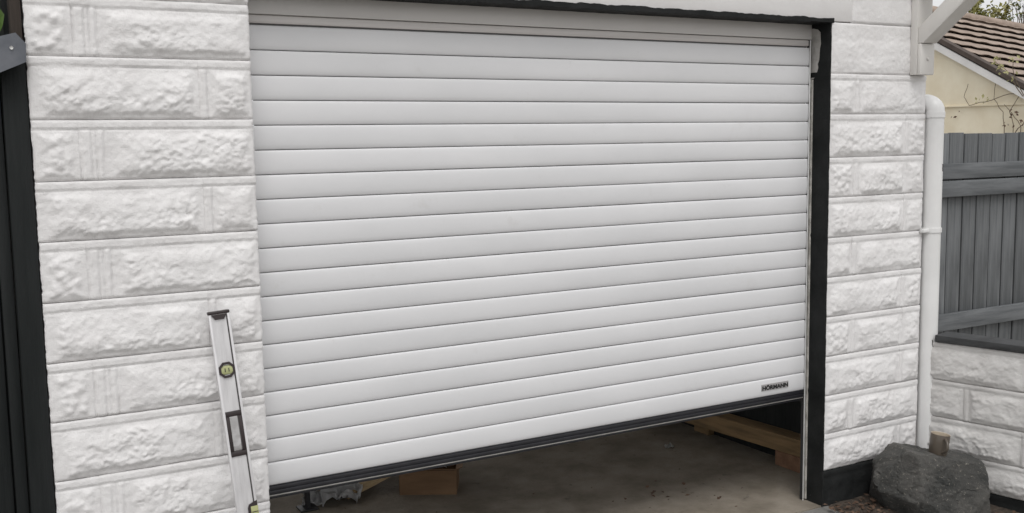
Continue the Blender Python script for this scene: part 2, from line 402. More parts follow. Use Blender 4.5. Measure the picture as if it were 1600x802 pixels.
beds_l = [-0.01, 0.157, 0.320, 0.486, 0.655, 0.826, 0.995, 1.166, 1.336, 1.503, 1.672, 1.845, 2.008, 2.168]
pier = obj('pier', (lambda b: (bbox(b, LX0 + 0.012, LX1 - 0.010, -0.062, 0.005, -0.05, 2.2), b)[1])(bmesh.new()), M['white_smooth'], garage)
for i in range(1, 13):
    z0, z1 = beds_l[i], beds_l[i + 1] - 0.0012
    top_is_header = (i % 2 == 1)        # course 1.845 (i=11) starts with a short block
    j = 0.006 * (rng.rand() - 0.5)
    if top_is_header:
        a = -0.519 + j
        add_block(pier, 'block', LX0, a - 0.0002, z0, z1, pebble=True, ml=0.014, mr=0.012, fe=(True, False))
        add_block(pier, 'block', a, LX1, z0, z1, ml=0.088, mr=0.012, joint=[(0.006, 0.034), (0.048, 0.066)], fe=(False, True))
    else:
        a = -0.188 + j
        add_block(pier, 'block', LX0, a - 0.0002, z0, z1, ml=0.03, mr=0.012, fe=(True, False))
        add_block(pier, 'block', a, LX1, z0, z1, ml=0.034, mr=0.012, joint=[(0.003, 0.026)], fe=(False, True))
add_block(pier, 'plinth_block', LX0, LX1, -0.09, 0.156, material=M['black_paint'], ml=0.02)

rp = obj('pier', (lambda b: (bbox(b, RX0 + 0.006, RX1 - 0.010, -0.066, 0.005, -0.05, 2.2), b)[1])(bmesh.new()), M['white_smooth'], garage)
beds_r = [-0.02, 0.157, 0.320, 0.487, 0.658, 0.829, 0.999, 1.167, 1.337, 1.504, 1.684, 1.851]
for i in range(1, 11):
    z0, z1 = beds_r[i], beds_r[i + 1] - 0.0012
    j = 0.008 * (rng.rand() - 0.5)
    if i % 2 == 0:
        a, b = 2.527 + j, 2.852 + j
        add_block(rp, 'block', RX0, a - 0.0002, z0, z1, pebble=(i % 4 == 0), ml=0.012, mr=0.010, step=0.005, fe=(True, False))
        if i in (8, 4):
            add_block(rp, 'block', a, b - 0.0002, z0, z1, ml=0.040, mr=0.016, joint=[(0.004, 0.030)], step=0.005, fe=(False, False))
            add_block(rp, 'block', b, RX1, z0, z1, ml=0.012, mr=0.010, step=0.005, fe=(False, True))
        else:
            add_block(rp, 'block', a, RX1, z0, z1, ml=0.040, mr=0.014, joint=[(0.004, 0.030)], step=0.005, amp=0.7 if i == 10 else 1.0, fe=(False, True))
    else:
        a = 2.838 + j
        add_block(rp, 'block', RX0, a - 0.0002, z0, z1, ml=0.024, mr=0.016, step=0.005, fe=(True, False))
        add_block(rp, 'block', a, RX1, z0, z1, ml=0.026, mr=0.010, joint=[(0.002, 0.022)], step=0.005, pebble=(i % 4 == 1), fe=(False, True))
add_block(rp, 'block', RX0, RX1, 1.851, 2.058, ml=0.03, mr=0.10, step=0.005, amp=0.35, mt=0.065)
add_block(rp, 'block', 2.502, RX1, 2.0595, 2.2, ml=0.03, mr=0.03, step=0.006, amp=0.12, mt=0.03)
add_block(rp, 'plinth_block', RX0 + 0.002, RX1, -0.09, 0.156, material=M['black_paint'], ml=0.02, step=0.006, amp=0.6)

# black painted reveal of the opening with a ragged front edge
def ragged_slab(name, parent, m, z0, z1, yb, yf, x0, x1, amp=0.004, n=150, seed=3.0):
    bm = bmesh.new(); zs = np.linspace(z0, z1, n)
    e = amp * 2 * fbm(zs * 40, zs * 0 + seed, 3)
    rows = []
    for z, dy in zip(zs, e):
        dx = 0.0004 * math.sin(z * 37) + 0.0012 * math.exp(-((((z - 0.157) / 0.169) % 1.0) - 0.0) ** 2 / 0.0008) * -2.5
        rows.append([bm.verts.new((x0 + dx, yb, z)), bm.verts.new((x0 + dx, yf + dy, z)), bm.verts.new((x1 + dy * 0.6, yf + dy - 0.001, z)), bm.verts.new((x1, yb, z))])
    for a, b in zip(rows, rows[1:]):
        for k in range(4): bm.faces.new((a[k], a[(k + 1) % 4], b[(k + 1) % 4], b[k]))
    bm.faces.new(rows[0]); bm.faces.new(rows[-1][::-1])
    bmesh.ops.recalc_face_normals(bm, faces=bm.faces)
    return obj(name, bm, m, parent, smooth=40)
ragged_slab('reveal', rp, M['black_paint'], 0.0, 2.056, 0.0075, -0.1035, 2.3745, 2.3785)
ragged_slab('reveal', pier, M['black_paint'], 0.0, 2.056, -0.02, -0.070, LX1 - 0.006, LX1 - 0.010, seed=8.0)
# bare patch left unpainted at the top of the reveal
bm = bmesh.new()
bnd = [(2.040, -0.012), (2.034, -0.034), (2.022, -0.046), (1.998, -0.050), (1.975, -0.0495), (1.957, -0.047), (1.94, -0.043), (1.928, -0.045), (1.91, -0.041),
       (1.893, -0.036), (1.877, -0.036), (1.862, -0.031), (1.851, -0.029), (1.842, -0.024), (1.834, -0.012), (1.831, -0.002)]
pts = [(2.3737, 0.02, 1.829)] + [(2.3737, y + 0.0015 * math.sin(z * 900), z) for z, y in bnd[::-1]] + [(2.3737, 0.02, 2.042)]
poly_prism(bm, pts, (0.0015, 0, 0))
obj('bare_patch', bm, M['bare_patch'], rp)

# lintel with black drip edge
lin = box_obj('lintel', (LX1 - 0.04, 2.5005, -0.1005, 0.14, 2.0625, 2.205), M['white_smooth'], garage, 0.004)
bm = bmesh.new(); xs = np.linspace(LX1 + 0.002, 2.392, 260)
e1 = 0.0045 * 2 * fbm(xs * 26, xs * 0 + 3, 4); e2 = 0.004 * 2 * fbm(xs * 22, xs * 0 + 31, 4)
rows = [[bm.verts.new((x, -0.1045, 2.0555 + b)), bm.verts.new((x, -0.1045, 2.0725 + a)), bm.verts.new((x, -0.0985, 2.0735 + a)), bm.verts.new((x, 0.03, 2.0600)), bm.verts.new((x, 0.03, 2.0565))] for x, a, b in zip(xs, e1, e2)]
for a, b in zip(rows, rows[1:]):
    for k in range(5): bm.faces.new((a[k], b[k], b[(k + 1) % 5], a[(k + 1) % 5]))
bm.faces.new(rows[0]); bm.faces.new(rows[-1][::-1]); bmesh.ops.recalc_face_normals(bm, faces=bm.faces)
obj('drip_edge', bm, M['black_paint'], lin, smooth=40)
box_obj('head_block', (LX0, LX1 - 0.042, -0.098, 0.14, 2.1695, 2.205), M['white_smooth'], pier, 0.003)

# roller door: slats, bottom seal, casing, badge, rails
door = box_obj('roller_door', (0.004, 2.347, 0.0065, 0.0105, 0.50, 1.968), M['slot'], garage, 0)
def slat_bm(x0, x1):
    prof = [(0.006, 0.0010), (0.0005, 0.0008), (-0.0018, 0.0014), (-0.0036, 0.005), (-0.0054, 0.016), (-0.0063, 0.030), (-0.0065, 0.044), (-0.0060, 0.058),
            (-0.0051, 0.069), (-0.0042, 0.0728), (-0.0028, 0.0746), (0.0, 0.0754), (0.006, 0.0756)]
    bm = bmesh.new()
    nx = 13; xs = np.linspace(x0, x1, nx)
    rows = [[bm.verts.new((x, y, z)) for (y, z) in prof] for x in xs]
    for a, b in zip(rows, rows[1:]):
        for k in range(len(prof) - 1): bm.faces.new((a[k], b[k], b[k + 1], a[k + 1]))
    bm.faces.new(rows[0]); bm.faces.new(rows[-1][::-1])
    bmesh.ops.recalc_face_normals(bm, faces=bm.faces)
    return bm
s0 = obj('slat', slat_bm(-0.026, 2.3560), M['door'], door, origin=(0, 0, 0), smooth=60)
zbase = s0.location.copy()
for k in range(19):
    o = s0 if k == 0 else s0.copy()
    if k: col.objects.link(o); o.parent = door
    o.location = zbase + Vector((0.0008 * (rng.rand() - 0.5), 0.0006 * (rng.rand() - 0.5), 0.5005 + 0.077 * k))
    o.rotation_euler = (R(0.5) * (rng.rand() - 0.5), R(0.02) * (rng.rand() - 0.5), 0)
bm = bmesh.new()
bbox(bm, -0.026, 2.3505, -0.0075, 0.012, 0.4855, 0.4985, 0.002)
bbox(bm, -0.026, 2.3505, -0.0095, 0.012, 0.4715, 0.4850, 0.002)
bbox(bm, -0.026, 2.3505, -0.0050, 0.012, 0.4795, 0.5005, 0.0)
bbox(bm, -0.026, 2.3480, -0.0035, 0.010, 0.4560, 0.4660, 0.003)
obj('bottom_seal', bm, M['rubber'], door, smooth=35)
box_obj('bottom_trim', (-0.026, 2.348, -0.0085, 0.010, 0.4664, 0.4708), M['grey_metal'], door, 0.0015)
# casing
box_obj('casing', (-0.028, 2.3737, 0.0, 0.012, 1.9955, 2.0595), M['casing'], door, 0.003)
box_obj('casing_strip', (-0.027, 2.3535, -0.0035, 0.012, 1.9675, 1.9925), M['alu_strip'], door, 0.003)
# badge with raised lettering
bm = bmesh.new(); bbox(bm, 2.107, 2.259, -0.0098, -0.004, 0.5270, 0.5550, 0.001, 0)
tcv = bpy.data.curves.new('lettering', 'FONT'); tcv.body = 'HÖRMANN'; tcv.size = 1.0; tcv.offset = 0.045; tcv.extrude = 0.02
tcv.align_x = 'CENTER'; tcv.resolution_u = 3
to = bpy.data.objects.new('lettering', tcv); col.objects.link(to)
bpy.context.view_layer.update()
tme = bpy.data.meshes.new_from_object(to.evaluated_get(bpy.context.evaluated_depsgraph_get()))
xsz = np.array([v.co[:] for v in tme.vertices]); wd = np.ptp(xsz[:, 0]); cxm = (xsz[:, 0].max() + xsz[:, 0].min()) / 2
hmin, hmax = xsz[:, 1].min(), xsz[:, 1].max()
for v in tme.vertices:
    x, y, z = v.co
    v.co = ((x - cxm) * 0.146 / wd + 2.183, -0.0102 - z * 0.03, 0.530 + (y - hmin) * 0.0220 / (hmax - hmin))
for q in tme.polygons: q.material_index = 1
bm.from_mesh(tme)
bpy.data.objects.remove(to); bpy.data.meshes.remove(tme)
obj('badge', bm, [M['badge'], M['ink']], door)
# guide rails
def guide_rail(x, s):
    bm = bmesh.new()
    def bx(a, b, *r, **k): bbox(bm, min(x + s * a, x + s * b), max(x + s * a, x + s * b), *r, **k)
    bx(0.0000, 0.0060, -0.0120, -0.0100, 0.006, 1.992, bev=0.0006)
    bx(0.0062, 0.0130, 0.002, 0.012, 0.006, 1.994, mi=1)
    return obj('guide_rail', bm, [M['rail_white'], M['gap']], door, smooth=35)
guide_rail(2.3510, 1)
bm = bmesh.new(); zs = np.linspace(0.01, 1.83, 240)
ed = 2.3668 + 0.0040 * fbm(zs * 24, zs * 0 + 12, 3) * 2 + 0.001
rows = [[bm.verts.new((a, 0.004, z)), bm.verts.new((a, -0.010 + 0.002 * math.sin(z * 60), z)), bm.verts.new((2.3740, -0.012, z)), bm.verts.new((2.3740, 0.004, z))] for z, a in zip(zs, ed)]
for a, b in zip(rows, rows[1:]):
    for k in range(4): bm.faces.new((a[k], a[(k + 1) % 4], b[(k + 1) % 4], b[k]))
bm.faces.new(rows[0]); bm.faces.new(rows[-1][::-1]); bmesh.ops.recalc_face_normals(bm, faces=bm.faces)
obj('foam_bead', bm, M['foam'], door, smooth=50)

# inner shell; rear and left openings are added, unseen, to light the floor
sh = obj('inner_wall', (lambda b: (bbox(b, -0.66, -0.55, 0.0055, 5.3, 0.004, 0.7), bbox(b, -0.66, -0.55, 0.0055, 0.7, 0.701, 2.2), bbox(b, -0.66, -0.55, 3.6, 5.3, 0.701, 2.2), bbox(b, -0.66, -0.55, 0.701, 3.599, 2.05, 2.2), bbox(b, 2.86, 2.968, 0.0055, 5.3, 0.004, 2.2), bbox(b, -0.549, 2.859, 5.2, 5.3, 0.004, 0.25), bbox(b, -0.549, 0.0, 5.2, 5.3, 0.251, 2.2), bbox(b, 2.5, 2.859, 5.2, 5.3, 0.251, 2.2), bbox(b, 0.001, 2.499, 5.2, 5.3, 2.06, 2.2), b)[9])(bmesh.new()), M['inner'], garage)
box_obj('ceiling', (-0.549, 2.859, 0.145, 5.199, 2.15, 2.199), M['inner'], garage, 0)  # unseen board added pale, to bounce daylight onto the floor
sw = box_obj('dark_side_skin', (-0.684, -0.6605, -0.03, 0.70, -0.1, 2.24), M['black_timber'], garage, 0)  # black skin added over the pale wall to keep this corner dark
box_obj('dark_side_skin', (-0.684, -0.6605, 0.701, 3.6, -0.1, 0.70), M['black_timber'], garage, 0); box_obj('dark_side_skin', (-0.684, -0.6605, 3.601, 5.3, -0.1, 2.24), M['black_timber'], garage, 0)
# roof and eaves
rf = obj('roof', (lambda b: (bbox(b, -0.75, 3.10, -0.105, 5.45, 2.245, 2.31), b)[1])(bmesh.new()), M['roof_felt'], garage)
box_obj('fascia', (-0.76, 3.115, -0.130, -0.1055, 2.235, 2.34), M['white_timber'], rf, 0.003)
box_obj('canopy_beam', (2.852, 2.954, -0.62, -0.1315, 2.2215, 2.300), M['white_timber'], rf, 0.004)

# timber bracket carrying the eaves
br = obj('eaves_bracket', (lambda b: (bbox(b, 2.856, 2.950, -0.138, -0.1015, 1.851, 2.219, 0.004), b)[1])(bmesh.new()), M['white_timber'], garage, smooth=35)
box_obj('foot_block', (2.8585, 2.9475, -0.156, -0.1385, 1.8505, 1.983), M['white_timber'], br, 0.004)
bm = bmesh.new()
poly_prism(bm, [(2.8600, -0.1385, 1.9845), (2.8600, -0.166, 1.9845), (2.8600, -0.436, 2.193), (2.8600, -0.436, 2.219), (2.8600, -0.352, 2.219), (2.8600, -0.1385, 2.052)], (0.086, 0, 0))
bmesh.ops.bevel(bm, geom=list(bm.edges), offset=0.003, segments=2, profile=0.5, affect='EDGES')
obj('brace', bm, M['white_timber'], br, smooth=35)
bm = bmesh.new(); lathe(bm, [(0.0001, 0), (0.006, 0), (0.008, -0.003), (0.008, -0.006)], (0, 0, 0), 12)
for v in bm.verts: v.co = Vector((2.903 + v.co.x, -0.156 + v.co.z * -1 - 0.006, 1.919 + v.co.y))
obj('bolt', bm, M['white_timber'], br, smooth=40)

# downpipe
PX, PY, PR = 3.021, -0.108, 0.040
dp = obj('downpipe', (lambda b: (tube(b, [(PX, PY, z) for z in (0.0, 0.3, 0.8, 1.2, 1.67)], PR, 28), b)[1])(bmesh.new()), M['pvc'], garage, smooth=40)
bm = bmesh.new()
pts = [(PX, PY, 1.664), (PX, PY, 1.695)] + [(PX - 0.008 * (1 - math.cos(t)), PY + 0.05 * (1 - math.cos(t)), 1.695 + 0.036 * math.sin(t)) for t in np.linspace(0.2, math.pi / 2, 9)] + [(PX - 0.012, PY + 0.14, 1.733)]
tube(bm, pts, 0.0412, 28)
tube(bm, [(PX, PY, 1.668), (PX, PY, 1.692)], 0.0435, 28)
obj('elbow', bm, M['pvc'], dp, smooth=40)
bm = bmesh.new()
tube(bm, [(PX, PY, 1.157), (PX, PY, 1.177)], 0.0440, 28)
bbox(bm, 2.945, 3.0, -0.128, -0.104, 1.158, 1.176, 0.003)
bbox(bm, PX - 0.03, PX + 0.05, PY + 0.03, PY + 0.055, 1.158, 1.176, 0.003)
obj('pipe_clip', bm, M['pvc'], dp, smooth=40)

for pts_, rr_ in (([(-0.45, 0.672), (-0.40, 0.662), (-0.42, 0.650), (-0.30, 0.638), (-0.26, 0.622), (-0.30, 0.606)], 0.0022), ([(0.35, 1.462), (0.42, 1.452), (0.36, 1.444), (0.45, 1.430)], 0.0026)):
    bm = bmesh.new(); tube(bm, [(PX + math.sin(a_) * (PR + 0.0002), PY - math.cos(a_) * (PR + 0.0002), z_) for a_, z_ in pts_], rr_, 6)
    obj('scuff_mark', bm, M['cap'], dp, smooth=60)

# ------------------------------------------------------------------ low garden wall
th = R(14.0); wd_ = Vector((math.sin(th), -math.cos(th), 0)); wn = Vector((wd_.y, -wd_.x, 0))   # wn points to the driveway
if wn.x > 0: wn = -wn
W0 = Vector((3.0, -0.115, 0.0))
lw = empty('garden_wall', W0, 'low white painted stone-faced garden wall with black coping, right of the downpipe', 'wall')
def wall_core():
    bm = bmesh.new(); vs = bbox(bm, -0.0, 2.05, -0.115, -0.045, -0.2, 0.664)
    for v in vs: v.co = W0 + wd_ * v.co.x + wn * v.co.y + Vector((0, 0, v.co.z))
    bmesh.ops.recalc_face_normals(bm, faces=bm.faces)
    return bm
obj('wall_core', wall_core(), M['low_wall_block'], lw)
beds_w = [0.022, 0.165, 0.322, 0.493, 0.664]
cuts = {3: [0, 0.428, 0.60, 1.03, 1.20, 1.63, 2.05], 2: [0, 0.175, 0.62, 0.79, 1.24, 1.41, 2.05], 1: [0, 0.425, 0.59, 1.03, 1.20, 1.63, 2.05], 0: [0, 0.215, 0.64, 0.81, 1.26, 1.43, 2.05]}
for ci, cs in cuts.items():
    for a, b in zip(cs, cs[1:]):
        add_block(lw, 'block', 0, b - a - 0.0002, beds_w[ci], beds_w[ci + 1] - 0.0012, base=W0 + wd_ * a + Vector((0, 0, beds_w[ci])), ux=wd_, un=wn,
                  material=M['low_wall_block'], ml=0.030 if a > 0 else 0.012, mr=0.012, joint=[(0.003, 0.024)] if a > 0 else None, step=0.005 if a < 0.9 else 0.012, rib=0.022, fe=(a == 0, b > 2))
add_block(lw, 'plinth', 0, 2.05, -0.17, 0.021, base=W0 + Vector((0, 0, -0.17)), ux=wd_, un=wn, material=M['black_paint'], step=0.012, amp=0.5)
bm = bmesh.new(); vs = bbox(bm, 0.044, 2.08, -0.112, 0.014, 0.6650, 0.697, 0.005)
for v in vs: v.co = W0 + wd_ * v.co.x + wn * v.co.y + Vector((0, 0, v.co.z + 0.0025 * math.sin(v.co.x * 9)))
bmesh.ops.recalc_face_normals(bm, faces=bm.faces)
obj('coping', bm, M['coping'], lw, smooth=35)

# ------------------------------------------------------------------ grey fence behind the garden wall
FY = 0.95
fence = empty('fence', (4.9, FY, -0.2), 'slate grey close-boarded timber fence with horizontal rails behind the low wall', 'fence')
x = 3.05; k = 0
while x < 7.2:
    wdt = 0.134 + 0.010 * (rng.rand() - 0.5)
    y0 = FY + 0.006 * (rng.rand() - 0.5)
    bm = bmesh.new(); vs = bbox(bm, x, x + wdt - 0.009, y0, y0 + 0.018, -0.2, 1.596 + 0.012 * (rng.rand() - 0.5), 0.003)
    for v in vs: v.co.y += 0.004 * math.sin((v.co.x - x) / wdt * 3.1)
    obj('board', bm, M['fence'], fence, origin=(x, y0, -0.2), smooth=35)
    x += wdt; k += 1
for z0, z1, yy in ((1.322, 1.416, -0.034), (1.214, 1.312, -0.036), (0.392, 0.497, -0.035)):
    box_obj('rail', (3.04, 7.22, FY + yy, FY - 0.0055, z0, z1), M['fence_rail'], fence, 0.004)
box_obj('gap_backing', (3.04, 7.22, FY + 0.026, FY + 0.034, -0.2, 1.55), M['gap'], fence, 0)  # near-black sheet added so the gaps between boards look shaded

# ------------------------------------------------------------------ cream house with tiled roof
HX = 10.395
house = empty('house', (13.5, 6.9, -0.2), 'cream rendered house with a white bargeboard and brown tiled roof beyond the grey fence', 'house')
Ty, Tz = 5.558, 2.732
vy, vz = -0.88104, -0.47304
def rpt(s, dx, up=0.0):                      # a point on the roof plane: s down the slope from T, dx along the ridge
    return Vector((HX + dx, Ty + vy * s - vz * up * -1 * -1, Tz + vz * s - 0.08 * dx + up))
S0, S1 = -1.57, 2.1
ry, rz = Ty + vy * S0, Tz + vz * S0; ey, ez = Ty + vy * S1, Tz + vz * S1
bm = bmesh.new()
yb = 2 * ry - ey
poly_prism(bm, [(HX, ey + 0.25, -0.2), (HX, ey + 0.25, ez - 0.02), (HX, ry, rz - 0.16), (HX, yb - 0.25, ez - 0.02), (HX, yb - 0.25, -0.2)], (8.0, 0, -0.64))
hw = obj('wall', bm, M['render'], house)
bm = bmesh.new(); obox(bm, (HX - 0.01, 3.2, 1.925), (HX - 0.01, 9.5, 1.945), 0.03, 0.014)
obj('ledge', bm, M['render'], hw)
for sgn in (1, -1):
    bm = bmesh.new()
    def yy(y): return y if sgn == 1 else 2 * ry - y
    y0, z0, y1, z1 = ry, rz - 0.048, ey - 0.05, ez - 0.075
    poly_prism(bm, [(HX - 0.075, yy(y0), z0), (HX - 0.075, yy(y1), z1), (HX - 0.075, yy(y1), z1 - 0.095), (HX - 0.075, yy(y0), z0 - 0.095)], (0.03, 0, 0))
    obj('bargeboard', bm, M['bargeboard'], house)
# tile courses: every course is one strip with a scalloped drip edge
roof = obj('roof', (lambda b: (poly_prism(b, [rpt(S0, 0.0, -0.045), rpt(S1, 0.0, -0.045), rpt(S1, 8.1, -0.045), rpt(S0, 8.1, -0.045)], (0, 0, -0.03)), b)[1])(bmesh.new()), M['verge'], house)
back = [Vector((p.x, 2 * ry - p.y, p.z)) for p in (rpt(S0, 0, -0.045), rpt(S1, 0, -0.045), rpt(S1, 8.1, -0.045), rpt(S0, 8.1, -0.045))]
bm = bmesh.new(); poly_prism(bm, back, (0, 0, 0.04)); obj('back_slope', bm, M['tile'], roof)
GA = 0.29
ncs = int((S1 - S0) / GA) + 1
for k in range(ncs):
    s1 = S1 - k * GA; s0_ = max(s1 - GA - 0.05, S0)
    bm = bmesh.new(); n = 150; rows = []
    for i in range(n + 1):
        dx = -0.02 + 8.1 * i / n
        ph = (i % 6) / 6.0
        h = 0.006 * math.sin(ph * math.pi * 2) + 0.005 * rng.rand()
        e = 0.007 * (rng.rand() - 0.5)
        rows.append([bm.verts.new(rpt(s0_, dx, -0.020 + h * 0.3)), bm.verts.new(rpt(s1 + e, dx, 0.038 + h)), bm.verts.new(rpt(s1 + e, dx, 0.029 + h)), bm.verts.new(rpt(s1 - 0.12, dx, 0.010 + h)), bm.verts.new(rpt(s1 - 0.12, dx, -0.02))])
    for a, b in zip(rows, rows[1:]):
        for q in range(4): bm.faces.new((a[q], a[q + 1], b[q + 1], b[q]))
    bmesh.ops.recalc_face_normals(bm, faces=bm.faces)
    o = obj('tile_course', bm, M['tile'], roof)
    if k == 0: pass
bm = bmesh.new(); tube(bm, [rpt(S0, -0.05, -0.03), rpt(S0, 8.1, -0.03)], 0.09, 12); obj('ridge_tile', bm, M['tile'], roof, smooth=40)
bm = bmesh.new(); poly_prism(bm, [rpt(S0, -0.085, -0.045), rpt(S1 + 0.05, -0.085, -0.045), rpt(S1 + 0.05, -0.085, 0.035), rpt(S0, -0.085, 0.035)], (0.11, 0, 0)); obj('verge_tile', bm, M['verge'], roof)

# ------------------------------------------------------------------ plants
def leaf_quad(bm, c, size, nrm, mi=0, asp=0.55):
    n = Vector(nrm).normalized(); a = n.orthogonal().normalized()
    a = Matrix.Rotation(random.random() * 6.283, 3, n) @ a; b = n.cross(a)
    c = Vector(c)
    p = [c - a * size, c - a * size * 0.1 + b * size * asp + n * size * 0.15, c + a * size, c - a * size * 0.1 - b * size * asp + n * size * 0.15]
    bm.faces.new([bm.verts.new(q) for q in p]).material_index = mi

def rand_dir():
    while True:
        v = Vector((random.uniform(-1, 1), random.uniform(-1, 1), random.uniform(-1, 1)))
        if 0.05 < v.length < 1: return v.normalized()

def make_tree(name, base, h, crown_c, crown_r, nclump, nleaf, lsize, lm, label, cat, group=None, spray=0.25):
    t = empty(name, base, label, cat, group)
    bm = bmesh.new(); b = Vector(base); cc = Vector(crown_c)
    tube(bm, [b, b.lerp(cc, 0.35) + Vector((0.05, 0, 0)), b.lerp(cc, 0.7), cc], [0.13, 0.10, 0.07, 0.03], 8)
    tips = []
    for k in range(nclump):
        dv = rand_dir(); p = cc + Vector((dv.x * crown_r[0], dv.y * crown_r[1], dv.z * crown_r[2])) * (0.35 + 0.65 * random.random() ** 0.5)
        tips.append(p)
        st = b.lerp(cc, 0.55 + 0.35 * random.random())
        tube(bm, [st, st.lerp(p, 0.5) + rand_dir() * 0.08, p], [0.028, 0.016, 0.006], 5)
    obj('trunk', bm, M['bark'], t, smooth=60)
    bm = bmesh.new()
    for p in tips:
        rad = spray * random.uniform(0.6, 1.3)
        for q in range(nleaf):
            c = p + rand_dir() * rad * random.random() ** 0.6
            leaf_quad(bm, c, lsize * random.uniform(0.6, 1.3), rand_dir() + Vector((0, 0, 0.6)), mi=0 if random.random() < 0.75 else 1)
    tag(obj('crown', bm, lm, t), kind='stuff')
    return t
make_tree('tree', (22.3, 14.0, -0.2), 5, (22.0, 13.7, 4.35), (0.95, 0.7, 0.55), 60, 34, 0.055, [M['leaf_olive'], M['leaf_pale']], 'dense olive and yellow leaved tree rising just behind the brown roof ridge', 'tree', spray=0.22)
make_tree('tree', (23.2, 13.2, -0.2), 5, (22.75, 12.85, 4.35), (0.75, 0.6, 0.75), 26, 9, 0.05, [M['leaf_dark'], M['leaf_olive']], 'sparse twiggy dark leaved tree against the sky at the right edge', 'tree', spray=0.16)

# climbing plant on the gable
cp = empty('climbing_plant', (HX - 0.06, 4.55, -0.2), 'nearly bare climbing plant with thin brown stems on the cream gable wall', 'climbing plant')
GXc = HX - 0.05
def G(y, z, o=0.0): return (GXc - o, y, z)
stems = [[G(4.45, 0.4), G(4.56, 1.6), G(4.62, 1.85), G(4.50, 2.06), G(4.30, 2.12)],
         [G(4.28, 2.06), G(4.48, 2.07), G(4.70, 2.03, .02), G(4.94, 1.97, .02), G(5.18, 1.945), G(5.26, 2.05), G(5.20, 2.2)],
         [G(4.68, 0.5), G(4.69, 1.6), G(4.72, 1.85), G(4.84, 2.0), G(4.80, 2.38)],
         [G(4.55, 1.6), G(4.42, 1.74), G(4.40, 1.9), G(4.2, 1.8)], [G(4.5, 1.2), G(4.47, 1.66), G(4.55, 1.78), G(4.70, 1.93)],
         [G(4.40, 2.0, .1), G(4.50, 2.30, .25), G(4.62, 2.42, .3)], [G(4.36, 2.0, .1), G(4.42, 2.26, .25), G(4.40, 2.45, .3)]]
for s in stems:
    bm = bmesh.new(); sp = []
    for a, b in zip(s, s[1:]):
        for f in (0, 0.33, 0.66): sp.append(Vector(a).lerp(Vector(b), f) + Vector((0, random.uniform(-.012, .012), random.uniform(-.012, .012))))
    sp.append(Vector(s[-1])); tube(bm, sp, [0.0058 * (1 - 0.5 * i / len(sp)) for i in range(len(sp))], 5)
    obj('stem', bm, M['bark'], cp, smooth=60)
bm = bmesh.new()
for c, n in (((GXc - .3, 4.62, 2.42), 9), ((GXc - .28, 4.55, 2.33), 7), ((GXc - .3, 4.40, 2.42), 7), ((GXc - .22, 4.48, 2.24), 5), ((GXc - .02, 4.80, 2.38), 5), ((GXc - .02, 5.05, 2.0), 3), ((GXc - .02, 4.92, 2.0), 4), ((GXc - .02, 4.55, 1.82), 5), ((GXc - .02, 4.62, 1.66), 5), ((GXc, 5.38, 1.84), 3), ((GXc, 4.42, 2.08), 5), ((GXc - .02, 4.45, 1.7), 4)):
    for k in range(n): leaf_quad(bm, Vector(c) + Vector((random.uniform(-.02, .02), random.uniform(-.07, .07), random.uniform(-.05, .05))), 0.022 * random.uniform(.7, 1.4), Vector((-1, 0, 0.3)) + rand_dir() * 0.7, mi=0 if c[2] > 1.95 else 1)
tag(obj('foliage', bm, [M['leaf_pale'], M['leaf_brown']], cp), kind='stuff')

# ------------------------------------------------------------------ black gate, left
gate = empty('gate', (-1.2, -0.03, -0.08), 'black stained timber gate and post with grey capping at the left edge', 'gate')
box_obj('post', (-0.703, -0.640, -0.092, 0.02, -0.1, 1.862), M['black_timber'], gate, 0.004)
box_obj('side_post', (-0.672, -0.6425, -0.094, -0.035, 1.8625, 2.32), M['dark_bark'], gate, 0.006)
bx = -0.7055; k = 0
while bx > -2.6:
    wdt = 0.036 if k == 0 else 0.115 + 0.012 * rng.rand()
    dy = -0.066 if k == 0 else (-0.050 if k % 2 else -0.062)
    bm = bmesh.new(); bbox(bm, bx - wdt + 0.004, bx, dy, dy + 0.022, -0.06, 1.80 + 0.008 * rng.rand(), 0.003)
    obj('board', bm, M['black_timber'], gate, origin=(bx, dy, -0.06), smooth=35)
    bx -= wdt; k += 1
for z in (0.25, 1.0, 1.62):
    box_obj('rail', (-2.6, -0.706, -0.0135, 0.02, z, z + 0.10), M['black_timber'], gate, 0.004)
box_obj('back_panel', (-2.6, -0.706, -0.026, -0.0145, -0.06, 1.79), M['black_timber'], gate, 0)  # black sheet added behind the boards so no bright gaps show
bm = bmesh.new()
cp_ = [(-0.6425, 1.824), (-0.6400, 1.872), (-0.6640, 1.900), (-0.706, 1.888), (-1.6, 1.66), (-1.6, 1.56), (-0.709, 1.794)]
poly_prism(bm, [(x, -0.142, z) for x, z in cp_], (0, 0.004, 0))
poly_prism(bm, [(-0.6640, -0.1375, 1.900), (-0.706, -0.1375, 1.888), (-1.6, -0.1375, 1.66), (-1.6, -0.1375, 1.656), (-0.706, -0.1375, 1.884), (-0.664, -0.1375, 1.896)], (0, 0.16, 0.01))
obj('capping', bm, M['lead'], gate)
bm = bmesh.new(); lathe(bm, [(0.0001, 0), (0.004, 0), (0.005, -0.003)], (0, 0, 0), 8)
for v in bm.verts: v.co = Vector((-0.676 + v.co.x, -0.1455 - v.co.z * -1 + 0.003, 1.860 + v.co.y))
obj('screw', bm, M['rail_white'], gate)
